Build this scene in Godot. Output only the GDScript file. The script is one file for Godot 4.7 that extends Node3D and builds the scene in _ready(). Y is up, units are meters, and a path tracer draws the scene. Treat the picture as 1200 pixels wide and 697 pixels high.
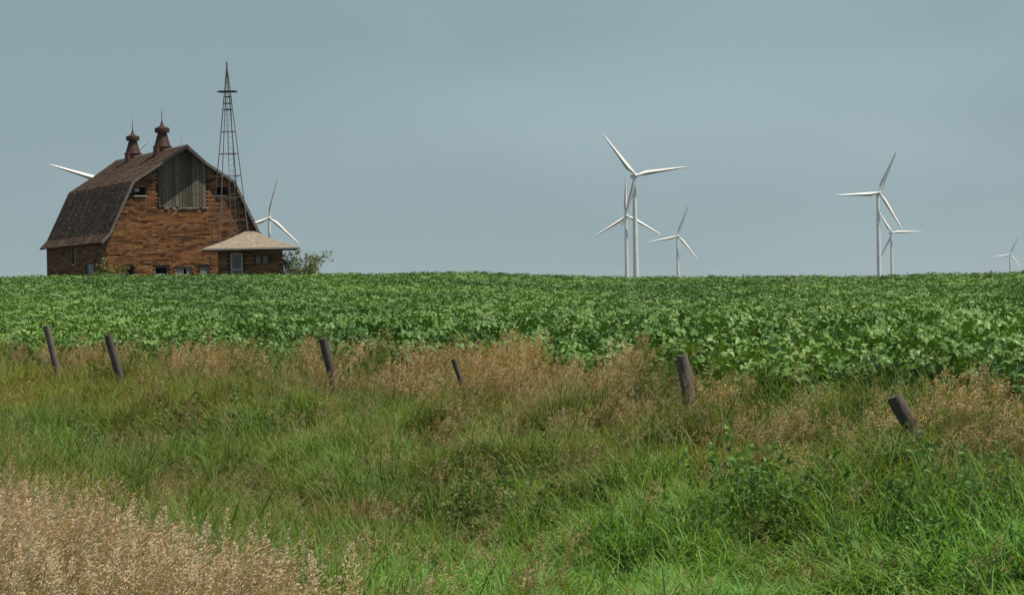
extends Node3D
# A brick barn, a stripped windmill tower and wind turbines beyond a soybean field and a grassy ditch.
# World: the eye is at (0, EYE, 0) and looks along -z. "depth" below means -z. Heights called "rel" are measured from the eye.

const EYE := 2.6
const FOCAL := 3000.0            # focal length in pixels of the 1200 x 697 photograph
const ROLL := -0.02

var rng := RandomNumberGenerator.new()
var bump := FastNoiseLite.new()
var clump := FastNoiseLite.new()
var tone := FastNoiseLite.new()
var M := {}
var names := {}

# ---------------------------------------------------------------- mesh collector
class MB:
	var v := PackedVector3Array()
	var n := PackedVector3Array()
	var c := PackedColorArray()
	func tri(a: Vector3, b: Vector3, d: Vector3, col: Color) -> void:
		var nn := (d - a).cross(b - a).normalized()
		v.push_back(a); v.push_back(b); v.push_back(d)
		n.push_back(nn); n.push_back(nn); n.push_back(nn)
		c.push_back(col); c.push_back(col); c.push_back(col)
	func tri_n(a: Vector3, b: Vector3, d: Vector3, na: Vector3, nb: Vector3, nd: Vector3, col: Color) -> void:
		v.push_back(a); v.push_back(b); v.push_back(d)
		n.push_back(na); n.push_back(nb); n.push_back(nd)
		c.push_back(col); c.push_back(col); c.push_back(col)
	func quad(a: Vector3, b: Vector3, d: Vector3, e: Vector3, col: Color) -> void:
		tri(a, b, d, col); tri(a, d, e, col)
	func quad_out(a: Vector3, b: Vector3, d: Vector3, e: Vector3, inside: Vector3, col: Color) -> void:
		var nn := (d - a).cross(b - a)
		if nn.dot((a + d) * 0.5 - inside) < 0.0:
			quad(a, e, d, b, col)
		else:
			quad(a, b, d, e, col)
	# a box between two corners given in the axes of a basis
	func box(center: Vector3, size: Vector3, col := Color.WHITE, basis := Basis()) -> void:
		var x := basis.x * size.x * 0.5
		var y := basis.y * size.y * 0.5
		var z := basis.z * size.z * 0.5
		for ax in [[x, y, z], [y, z, x], [z, x, y]]:
			for s in [-1.0, 1.0]:
				var o: Vector3 = center + ax[0] * s
				quad_out(o - ax[1] - ax[2], o + ax[1] - ax[2], o + ax[1] + ax[2], o - ax[1] + ax[2], center, col)
	# a bar from a to b with a square section
	func bar(a: Vector3, b: Vector3, w: float, col := Color.WHITE, w2 := -1.0) -> void:
		var d := (b - a).normalized()
		var side := d.cross(Vector3.UP)
		if side.length() < 0.05:
			side = d.cross(Vector3.RIGHT)
		side = side.normalized()
		box((a + b) * 0.5, Vector3(w, (b - a).length(), w if w2 < 0.0 else w2), col, Basis(side, d, side.cross(d)))
	# a plate: polygon (convex) pushed along an offset
	func plate(poly: PackedVector3Array, off: Vector3, col := Color.WHITE) -> void:
		var mid := Vector3.ZERO
		for q in poly: mid += q
		mid = mid / poly.size() + off * 0.5
		for i in range(1, poly.size() - 1):
			quad_out3(poly[0], poly[i], poly[i + 1], mid, col)
			quad_out3(poly[0] + off, poly[i] + off, poly[i + 1] + off, mid, col)
		for i in poly.size():
			var a := poly[i]
			var b := poly[(i + 1) % poly.size()]
			quad_out(a, b, b + off, a + off, mid, col)
	func quad_out3(a: Vector3, b: Vector3, d: Vector3, inside: Vector3, col: Color) -> void:
		if (d - a).cross(b - a).dot(a - inside) < 0.0:
			tri(a, d, b, col)
		else:
			tri(a, b, d, col)
	# rings of points swept along a line, smooth
	func rings(list: Array, col := Color.WHITE, cap := true) -> void:
		var k: int = list[0].size()
		var cs := PackedVector3Array()
		for r in list:
			var m := Vector3.ZERO
			for q in r: m += q
			cs.append(m / k)
		for i in list.size() - 1:
			var a: PackedVector3Array = list[i]
			var b: PackedVector3Array = list[i + 1]
			for j in k:
				var j2 := (j + 1) % k
				var nn1 := (a[j] - cs[i]).normalized()
				var nn2 := (a[j2] - cs[i]).normalized()
				var nn3 := (b[j2] - cs[i + 1]).normalized()
				var nn4 := (b[j] - cs[i + 1]).normalized()
				var face := (b[j2] - a[j]).cross(a[j2] - a[j])
				if face.length() < 1e-12:
					face = (b[j] - a[j]).cross(b[j2] - a[j])
				if face.dot(nn1 + nn2 + nn3 + nn4) >= 0.0:
					tri_n(a[j], a[j2], b[j2], nn1, nn2, nn3, col); tri_n(a[j], b[j2], b[j], nn1, nn3, nn4, col)
				else:
					tri_n(a[j], b[j2], a[j2], nn1, nn3, nn2, col); tri_n(a[j], b[j], b[j2], nn1, nn4, nn3, col)
		if cap:
			for e in [0, list.size() - 1]:
				var r: PackedVector3Array = list[e]
				var other: Vector3 = cs[1] if e == 0 else cs[list.size() - 2]
				for j in k:
					quad_out3(cs[e], r[j], r[(j + 1) % k], other, col)
	func tube(path: PackedVector3Array, radii: PackedFloat32Array, sides := 6, col := Color.WHITE) -> void:
		var list := []
		for i in path.size():
			var d := (path[min(i + 1, path.size() - 1)] - path[max(i - 1, 0)]).normalized()
			var x := d.cross(Vector3(0.31, 0.17, 0.93)).normalized()
			var y := d.cross(x)
			var r := PackedVector3Array()
			for j in sides:
				var a := TAU * j / sides
				r.push_back(path[i] + (x * cos(a) + y * sin(a)) * radii[i])
			list.append(r)
		rings(list, col)
	func lathe(profile: Array, sides := 20, col := Color.WHITE, at := Vector3.ZERO) -> void:
		# flat-shaded along the profile so that rims stay crisp, smooth round it
		for i in profile.size() - 1:
			var p: Vector2 = profile[i]
			var q: Vector2 = profile[i + 1]
			var slope := Vector2(q.y - p.y, -(q.x - p.x)).normalized()
			for j in sides:
				var a := TAU * j / sides
				var b := TAU * (j + 1) / sides
				var da := Vector3(cos(a), 0, sin(a))
				var db := Vector3(cos(b), 0, sin(b))
				var na := (da * slope.x + Vector3.UP * slope.y)
				var nb := (db * slope.x + Vector3.UP * slope.y)
				var p1 := at + da * p.x + Vector3.UP * p.y
				var p2 := at + db * p.x + Vector3.UP * p.y
				var q1 := at + da * q.x + Vector3.UP * q.y
				var q2 := at + db * q.x + Vector3.UP * q.y
				tri_n(p1, q2, q1, na, nb, na, col); tri_n(p1, p2, q2, na, nb, nb, col)
	func mesh(material: Material) -> ArrayMesh:
		var arr := []
		arr.resize(Mesh.ARRAY_MAX)
		arr[Mesh.ARRAY_VERTEX] = v
		arr[Mesh.ARRAY_NORMAL] = n
		arr[Mesh.ARRAY_COLOR] = c
		var m := ArrayMesh.new()
		m.add_surface_from_arrays(Mesh.PRIMITIVE_TRIANGLES, arr)
		m.surface_set_material(0, material)
		return m

# ---------------------------------------------------------------- naming helpers
func numbered(called: String) -> String:
	var k: int = names.get(called, 0)
	names[called] = k + 1
	return called if k == 0 else "%s_%03d" % [called, k]

func tag(o: Node, label := "", category := "", group := "", kind := "") -> Node:
	if label: o.set_meta("label", label)
	if category: o.set_meta("category", category)
	if group: o.set_meta("group", group)
	if kind: o.set_meta("kind", kind)
	return o

func thing(called: String, at: Vector3, turn := 0.0) -> Node3D:
	var o := Node3D.new()
	o.name = numbered(called)
	o.position = at
	o.rotation.y = turn
	add_child(o)
	return o

func obj(called: String, mb: MB, material: Material, parent: Node = self) -> MeshInstance3D:
	var o := MeshInstance3D.new()
	o.name = numbered(called) if parent == self else called
	o.mesh = mb.mesh(material)
	parent.add_child(o, true)
	return o

func put(called: String, mesh: Mesh, parent: Node, at := Transform3D()) -> MeshInstance3D:
	var o := MeshInstance3D.new()
	o.name = called
	o.mesh = mesh
	o.transform = at
	parent.add_child(o, true)
	return o

# ---------------------------------------------------------------- geometry of the place
func at(x: float, rel: float, depth: float) -> Vector3:
	return Vector3(x, EYE + rel, -depth)

func from_pixel(px: float, py: float, depth: float) -> Vector3:   # a pixel of the photograph gives a direction; the depth comes from the thing
	var a := px - 600.0
	var b := py - 349.0
	return at((cos(ROLL) * a + sin(ROLL) * b) / FOCAL * depth, -(-sin(ROLL) * a + cos(ROLL) * b) / FOCAL * depth, depth)

func seen(x: float, rel: float, depth: float) -> Vector2:   # only used to leave out plants that stand far outside the frame
	var a := x / depth * FOCAL
	var b := -rel / depth * FOCAL
	return Vector2(600.0 + a, 349.0 + b + ROLL * a)

func curve(pts: Array, t: float) -> float:
	if t <= pts[0][0]: return pts[0][1]
	for i in range(1, pts.size()):
		if t <= pts[i][0]:
			var k: float = (t - pts[i - 1][0]) / (pts[i][0] - pts[i - 1][0])
			return lerpf(pts[i - 1][1], pts[i][1], k * k * (3.0 - 2.0 * k))
	return pts[-1][1]

const DITCH := [[2.0, -1.65], [5.0, -2.02], [8.2, -2.45], [9.6, -2.33], [12.9, -1.56], [14.6, -1.36], [17.0, -1.3]]
const CREST := [[-60.0, 1.0], [-13.5, 0.85], [-6.0, 0.7], [7.5, 0.25], [21.0, 0.02], [40.0, 0.0]]
const FAR_LAND := [[200.0, 0.6], [1690.0, 2.4], [1850.0, 4.0], [2190.0, 3.0], [2450.0, -2.0], [3150.0, -9.0], [5300.0, -12.0], [9500.0, -16.0]]

func strip_p(x: float, d: float) -> float: return (d + 2.1 * x) / 2.326        # metres from the camera across the ditch
func strip_s(x: float, d: float) -> float: return -0.43 * x + 0.903 * d        # metres along the ditch
func strip_xd(s: float, p: float) -> Vector2: return Vector2(0.903 * p - 0.43 * s, 0.43 * p + 0.903 * s)

func land(x: float, d: float) -> float:   # height of the ground, rel
	var p := strip_p(x, d)
	var h := curve(DITCH, p)
	if p < 17.0 and d > 0.0:
		h += bump.get_noise_2d(x * 1.0, d * 1.0) * 0.30 * smoothstep(2.0, 5.0, p)
	var q := clampf((d - 35.0) / 115.0, 0.0, 1.0)
	var top := curve(CREST, x)
	h += ((top + 1.42) * pow(q, 2.7) - 0.12 * smoothstep(36.0, 60.0, d)) * smoothstep(14.0, 22.0, p)
	if d > 40.0 and d < 260.0:
		h += bump.get_noise_2d(x * 0.09 + 40.0, d * 0.09) * 0.16 * smoothstep(40.0, 60.0, d)
	h += 0.25 * smoothstep(156.0, 168.0, d) * smoothstep(4.0, -8.0, x)
	if d > 200.0:
		h = lerpf(h, curve(FAR_LAND, d), smoothstep(200.0, 420.0, d))
	return h

# ---------------------------------------------------------------- materials
func noise_image(seed_value: int, freq: float, size: int, lo: Color, hi: Color, octaves := 4, stretch := Vector2.ONE) -> ImageTexture:
	var f := FastNoiseLite.new()
	f.seed = seed_value
	f.frequency = freq
	f.fractal_octaves = octaves
	var img := Image.create(size, size, false, Image.FORMAT_RGB8)
	for y in size:
		for x in size:
			# four-fold blend keeps the tile seamless
			var a := float(x) / size
			var b := float(y) / size
			var t := 0.0
			var sx := x * stretch.x
			var sy := y * stretch.y
			var wx := size * stretch.x
			var wy := size * stretch.y
			t += f.get_noise_2d(sx, sy) * (1 - a) * (1 - b) + f.get_noise_2d(sx - wx, sy) * a * (1 - b)
			t += f.get_noise_2d(sx, sy - wy) * (1 - a) * b + f.get_noise_2d(sx - wx, sy - wy) * a * b
			img.set_pixel(x, y, lo.lerp(hi, clampf(0.5 + t * 1.1, 0.0, 1.0)))
	img.generate_mipmaps()
	return ImageTexture.create_from_image(img)

func mat(col: Color, rough := 0.85, tex: Texture2D = null, scale := 1.0) -> StandardMaterial3D:
	var m := StandardMaterial3D.new()
	m.albedo_color = col.linear_to_srgb()
	m.vertex_color_use_as_albedo = true
	m.roughness = rough
	m.metallic_specular = 0.4
	if tex:
		m.albedo_texture = tex
		m.uv1_triplanar = true
		m.uv1_scale = Vector3.ONE * scale
	return m

func leaf_mat(rough: float, through: float, spec := 0.4) -> StandardMaterial3D:
	var m := mat(Color.WHITE, rough)
	m.cull_mode = BaseMaterial3D.CULL_DISABLED
	m.metallic_specular = spec
	m.backlight_enabled = true
	m.backlight = Color(through, through, through * 0.5)
	return m

func make_materials() -> void:
	var grime := noise_image(3, 0.03, 256, Color(0.72, 0.70, 0.68), Color(1, 1, 1))
	var grain := noise_image(5, 0.05, 256, Color(0.55, 0.53, 0.50), Color(1, 1, 1), 4, Vector2(3.0, 0.25))
	var rust := noise_image(7, 0.035, 256, Color(0.55, 0.45, 0.42), Color(1, 1, 1))
	M.block = mat(Color.WHITE, 0.8, grime, 0.9)
	M.block.metallic_specular = 0.12
	M.mortar = mat(Color(0.060, 0.042, 0.033), 0.95, grime, 0.6)
	M.mortar.metallic_specular = 0.1
	M.shingle = mat(Color.WHITE, 0.95, grain, 0.8)
	M.shingle.metallic_specular = 0.12
	M.roof_deck = mat(Color(0.10, 0.085, 0.07), 0.95, grain, 0.5)
	M.board = mat(Color.WHITE, 0.95, grain, 0.7)
	M.board.metallic_specular = 0.15
	M.trim = mat(Color(0.30, 0.27, 0.23), 0.85, grain, 0.6)
	M.white_paint = mat(Color(0.55, 0.54, 0.50), 0.7, grime, 1.5)
	M.rust = mat(Color(0.125, 0.068, 0.056), 0.62, rust, 1.3)
	M.rust.metallic = 0.25
	M.rust_bright = mat(Color(0.24, 0.115, 0.068), 0.75, rust, 1.3)
	M.steel = mat(Color(0.27, 0.24, 0.225), 0.6, rust, 1.5)
	M.steel.metallic = 0.35
	M.shed_roof = mat(Color(0.37, 0.315, 0.235), 0.95, noise_image(11, 0.02, 256, Color(0.74, 0.73, 0.72), Color(1, 1, 1)), 0.35)
	M.glass = StandardMaterial3D.new()
	M.glass.albedo_color = Color(0.28, 0.32, 0.33, 0.45)
	M.glass.transparency = BaseMaterial3D.TRANSPARENCY_ALPHA
	M.glass.roughness = 0.08
	M.dusty_glass = mat(Color(0.30, 0.32, 0.31), 0.35, grime, 3.0)
	M.painted_sky_pane = mat(Color(0.66, 0.70, 0.70), 0.6, grime, 3.0)  # pale colour stands in for bright sky showing in the attic window
	M.turbine = mat(Color(0.86, 0.86, 0.84), 0.45, noise_image(13, 0.02, 128, Color(0.93, 0.93, 0.92), Color(1, 1, 1)), 0.08)
	M.joint = mat(Color(0.45, 0.45, 0.44), 0.6)
	M.post = mat(Color.WHITE, 0.95, grain, 2.2)
	M.bark = mat(Color(0.14, 0.11, 0.08), 0.95, grain, 1.5)
	M.soil = mat(Color(0.10, 0.09, 0.05), 1.0, noise_image(17, 0.06, 256, Color(0.5, 0.5, 0.42), Color(1, 1, 0.95)), 0.4)
	M.soil.uv1_world_triplanar = true
	M.grass = leaf_mat(0.6, 0.9, 0.25)
	M.dry = leaf_mat(0.85, 0.7, 0.2)
	M.soy = leaf_mat(0.45, 0.6, 0.4)
	M.leaf = leaf_mat(0.55, 0.55)

# ---------------------------------------------------------------- start
func _ready() -> void:
	rng.seed = 20240611
	bump.seed = 4; bump.frequency = 0.45; bump.fractal_octaves = 3
	clump.seed = 9; clump.frequency = 0.55; clump.fractal_octaves = 2
	tone.seed = 21; tone.frequency = 0.16; tone.fractal_octaves = 3
	var cam := Camera3D.new()
	cam.name = "camera"
	cam.fov = rad_to_deg(2.0 * atan(348.5 / FOCAL))
	cam.near = 0.1
	cam.far = 20000.0
	cam.position = Vector3(0, EYE, 0)
	cam.rotation = Vector3(0, 0, ROLL)
	add_child(cam)
	cam.current = true

	var env := Environment.new()
	env.tonemap_mode = Environment.TONE_MAPPER_LINEAR
	env.tonemap_exposure = 1.04
	env.background_mode = Environment.BG_SKY
	var pm := ProceduralSkyMaterial.new()
	pm.sky_top_color = Color(0.15, 0.30, 0.51)
	pm.sky_horizon_color = Color(0.565, 0.648, 0.668)
	pm.sky_curve = 0.6
	pm.ground_bottom_color = Color(0.25, 0.28, 0.2)
	pm.ground_horizon_color = Color(0.55, 0.62, 0.64)
	pm.ground_curve = 0.02
	pm.sun_angle_max = 0.0
	pm.sky_cover = thin_cloud()
	pm.sky_cover_modulate = Color(1, 1, 1)
	var sky := Sky.new()
	sky.sky_material = pm
	env.sky = sky
	env.sdfgi_enabled = true
	env.ssao_enabled = true
	env.ssil_enabled = true
	env.fog_enabled = true
	env.fog_density = 0.00006
	env.fog_light_color = Color(0.80, 0.86, 0.88)
	var we := WorldEnvironment.new()
	we.name = "environment"
	we.environment = env
	add_child(we)

	var sun := DirectionalLight3D.new()
	sun.name = "sun"
	sun.light_energy = 1.6
	sun.light_color = Color(1.0, 0.955, 0.88)
	sun.light_angular_distance = 0.5
	sun.shadow_enabled = true
	var travel := Vector3(-0.552, -1.17, -0.142).normalized()
	sun.transform = Transform3D(Basis.looking_at(travel, Vector3.UP), Vector3(0, 50, 0))
	add_child(sun)

	make_materials()
	build_ground()
	build_barn()
	build_pump_house()
	build_windmill_tower()
	build_turbines()
	build_trees()
	build_posts()
	build_soybeans()
	build_grass()

func thin_cloud() -> ImageTexture:   # very faint high streaks, the same all round the sky
	var f := FastNoiseLite.new()
	f.seed = 31
	f.frequency = 0.012
	f.fractal_octaves = 4
	var w := 1024
	var h := 512
	var img := Image.create(w, h, false, Image.FORMAT_RGBA8)
	for y in h:
		for x in w:
			var th := TAU * x / w
			var t := f.get_noise_3d(cos(th) * 150.0, y * 3.2, sin(th) * 150.0)
			var a := clampf((t + 0.05) * 0.35, 0.0, 0.16)
			img.set_pixel(x, y, Color(0.67, 0.72, 0.73, a))
	return ImageTexture.create_from_image(img)

# ---------------------------------------------------------------- ground
func build_ground() -> void:
	var xs := []
	var x := 0.6
	var pos := [0.0]
	var neg := []
	while x < 9500.0:
		pos.append(x); neg.append(-x)
		x += 0.6 if x < 18.0 else (2.5 if x < 60.0 else x * 0.16)
	neg.reverse()
	xs = neg + pos
	var ds := []
	var d := 0.6
	var back := []
	while d < 14000.0:
		ds.append(d)
		if d < 300.0: back.append(-d * 1.0)
		d += 0.6 if d < 62.0 else (2.5 if d < 260.0 else d * 0.07)
	var back2 := []
	for i in range(0, back.size(), 12): back2.append(back[back.size() - 1 - i])
	ds = [-9000.0, -3000.0, -900.0] + back2 + [0.0] + ds
	var nx := xs.size()
	var nd := ds.size()
	var v := PackedVector3Array()
	var c := PackedColorArray()
	v.resize(nx * nd)
	c.resize(nx * nd)
	for j in nd:
		for i in nx:
			v[j * nx + i] = at(xs[i], land(xs[i], ds[j]), ds[j])
			c[j * nx + i] = Color.WHITE
	var idx := PackedInt32Array()
	for j in nd - 1:
		for i in nx - 1:
			var a := j * nx + i
			idx.append_array([a, a + nx, a + 1, a + 1, a + nx, a + nx + 1])
	var st := SurfaceTool.new()
	var arr := []
	arr.resize(Mesh.ARRAY_MAX)
	arr[Mesh.ARRAY_VERTEX] = v
	arr[Mesh.ARRAY_COLOR] = c
	arr[Mesh.ARRAY_INDEX] = idx
	var raw := ArrayMesh.new()
	raw.add_surface_from_arrays(Mesh.PRIMITIVE_TRIANGLES, arr)
	st.create_from(raw, 0)
	st.generate_normals()
	var o := MeshInstance3D.new()
	o.name = "ground"
	o.mesh = st.commit()
	o.mesh.surface_set_material(0, M.soil)
	tag(o, "dark soil of the ditch and field under grass and crop", "ground", "", "structure")
	add_child(o)

# ---------------------------------------------------------------- barn
const BARN_YAW := 0.409
const WALL_Z := -0.38            # the front wall stands this far behind the barge boards
const BARN_L := 18.7
const HALF := 5.61
var barn_ground := 0.0

func block_color(kind: int) -> Color:
	var t := rng.randf()
	var k := rng.randf_range(0.8, 1.2)
	var col: Color
	if t < 0.46: col = Color(0.36, 0.175, 0.078)
	elif t < 0.74: col = Color(0.385, 0.210, 0.098)
	elif t < 0.92: col = Color(0.285, 0.128, 0.07)
	else: col = Color(0.14, 0.085, 0.06)
	return Color(col.r * k, col.g * k, col.b * k)

# hollow clay blocks laid in running bond; all of them are one part, too small in the photograph to pick apart
func lay_blocks(mb: MB, x0: float, x1: float, y0: float, y1: float, place: Callable, allowed: Callable) -> void:
	var ch := 0.137
	var cl := 0.33
	var row := 0
	var y := y0
	while y < y1:
		var x := x0 - (0.5 * cl if row % 2 else 0.0)
		var course := rng.randf_range(-0.35, 0.35)
		while x < x1:
			var a := maxf(x, x0) + 0.006
			var b := minf(x + cl, x1) - 0.006
			if b - a > 0.04 and allowed.call(a, y + 0.01) and allowed.call(b, y + 0.01) and allowed.call(a, y + ch - 0.01) and allowed.call(b, y + ch - 0.01):
				var col := block_color(0) * clampf(1.0 + 0.35 * course + 1.0 * tone.get_noise_2d(x * 2.6, y * 40.0), 0.45, 1.35)
				var pr := rng.randf_range(0.016, 0.026)
				var lo := y + 0.014
				var hi := y + ch - 0.014
				var p := [place.call(a, lo, 0.0), place.call(b, lo, 0.0), place.call(b, hi, 0.0), place.call(a, hi, 0.0)]
				var e := 0.004
				var q := [place.call(a + e, lo + e, pr), place.call(b - e, lo + e, pr), place.call(b - e, hi - e, pr), place.call(a + e, hi - e, pr)]
				var inside: Vector3 = place.call((a + b) * 0.5, (lo + hi) * 0.5, -0.2)
				mb.quad_out(q[0], q[1], q[2], q[3], inside, col)
				for i in 4:
					mb.quad_out(p[i], p[(i + 1) % 4], q[(i + 1) % 4], q[i], inside, col)
			x += cl
		y += ch
		row += 1

# a wall sheet with real openings: cells between the opening edges, clipped to the outline
func wall_sheet(mb: MB, outline: PackedVector2Array, holes: Array, place: Callable, thick: float) -> void:
	var xs := [-60.0, 60.0]
	var ys := [-10.0, 60.0]
	for r in holes:
		xs.append(r.position.x); xs.append(r.end.x)
		ys.append(r.position.y); ys.append(r.end.y)
	xs.sort()
	ys.sort()
	for i in xs.size() - 1:
		for j in ys.size() - 1:
			if xs[i + 1] - xs[i] < 0.001 or ys[j + 1] - ys[j] < 0.001: continue
			var mid := Vector2((xs[i] + xs[i + 1]) * 0.5, (ys[j] + ys[j + 1]) * 0.5)
			var open := false
			for r in holes:
				if r.has_point(mid): open = true
			if open: continue
			var cell := PackedVector2Array([Vector2(xs[i], ys[j]), Vector2(xs[i + 1], ys[j]), Vector2(xs[i + 1], ys[j + 1]), Vector2(xs[i], ys[j + 1])])
			for poly in Geometry2D.intersect_polygons(cell, outline):
				var tris := Geometry2D.triangulate_polygon(poly)
				for k in range(0, tris.size(), 3):
					for depth in [0.0, -thick]:
						mb.tri(place.call(poly[tris[k]].x, poly[tris[k]].y, depth), place.call(poly[tris[k + 1]].x, poly[tris[k + 1]].y, depth), place.call(poly[tris[k + 2]].x, poly[tris[k + 2]].y, depth), Color.WHITE)
	for r in holes:   # the reveals
		var c := [r.position, Vector2(r.end.x, r.position.y), r.end, Vector2(r.position.x, r.end.y)]
		for k in 4:
			var a: Vector2 = c[k]
			var b: Vector2 = c[(k + 1) % 4]
			mb.quad(place.call(a.x, a.y, 0.0), place.call(b.x, b.y, 0.0), place.call(b.x, b.y, -thick), place.call(a.x, a.y, -thick), Color.WHITE)

func window_in(parent: Node3D, r: Rect2, place: Callable, basis: Basis, opts: Dictionary) -> void:
	var w := Node3D.new()
	w.name = "window"
	parent.add_child(w, true)
	var mid := r.get_center()
	var fw: float = opts.get("frame_width", 0.06)
	var mb := MB.new()
	var inset := -0.1
	if opts.get("frame", true):
		for s in [-1.0, 1.0]:
			mb.box(place.call(mid.x + s * (r.size.x * 0.5 - fw * 0.5 - 0.003), mid.y, inset), Vector3(fw, r.size.y - 0.01, 0.06), Color.WHITE, basis)
			mb.box(place.call(mid.x, mid.y + s * (r.size.y * 0.5 - fw * 0.5 - 0.003), inset + 0.003), Vector3(r.size.x - 2.0 * fw - 0.01, fw, 0.06), Color.WHITE, basis)
		for k in int(opts.get("bars", 0)):
			var bx: float = r.position.x + r.size.x * (k + 1.0) / (opts.bars + 1.0)
			mb.box(place.call(bx, mid.y, inset + 0.006), Vector3(0.035, r.size.y - 2.0 * fw, 0.05), Color.WHITE, basis)
		obj("frame", mb, opts.get("frame_mat", M.trim), w)
	for pane in opts.get("panes", []):   # [x0, x1, y0, y1 as shares, material]
		var pm := MB.new()
		var px: float = r.position.x + r.size.x * (pane[0] + pane[1]) * 0.5
		var py: float = r.position.y + r.size.y * (pane[2] + pane[3]) * 0.5
		pm.box(place.call(px, py, inset - 0.01), Vector3(r.size.x * (pane[1] - pane[0]) - 0.02, r.size.y * (pane[3] - pane[2]) - 0.02, 0.012), Color.WHITE, basis)
		obj("pane", pm, pane[4], w)
	if opts.get("sill", true):
		var sm := MB.new()
		sm.box(place.call(mid.x, r.position.y - 0.045, 0.035), Vector3(r.size.x + 0.12, 0.085, 0.16), Color.WHITE, basis)
		obj("sill", sm, opts.get("sill_mat", M.white_paint), w)

func roof_y(u: float) -> float:   # outline of the gambrel, rel to the eye
	u = absf(u)
	var pts := [[0.0, 11.11], [1.7, 9.93], [3.706, 8.646], [5.45, 5.02], [6.05, 4.40]]
	for i in range(1, pts.size()):
		if u <= pts[i][0]:
			return lerpf(pts[i - 1][1], pts[i][1], (u - pts[i - 1][0]) / (pts[i][0] - pts[i - 1][0]))
	return 4.3

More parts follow.
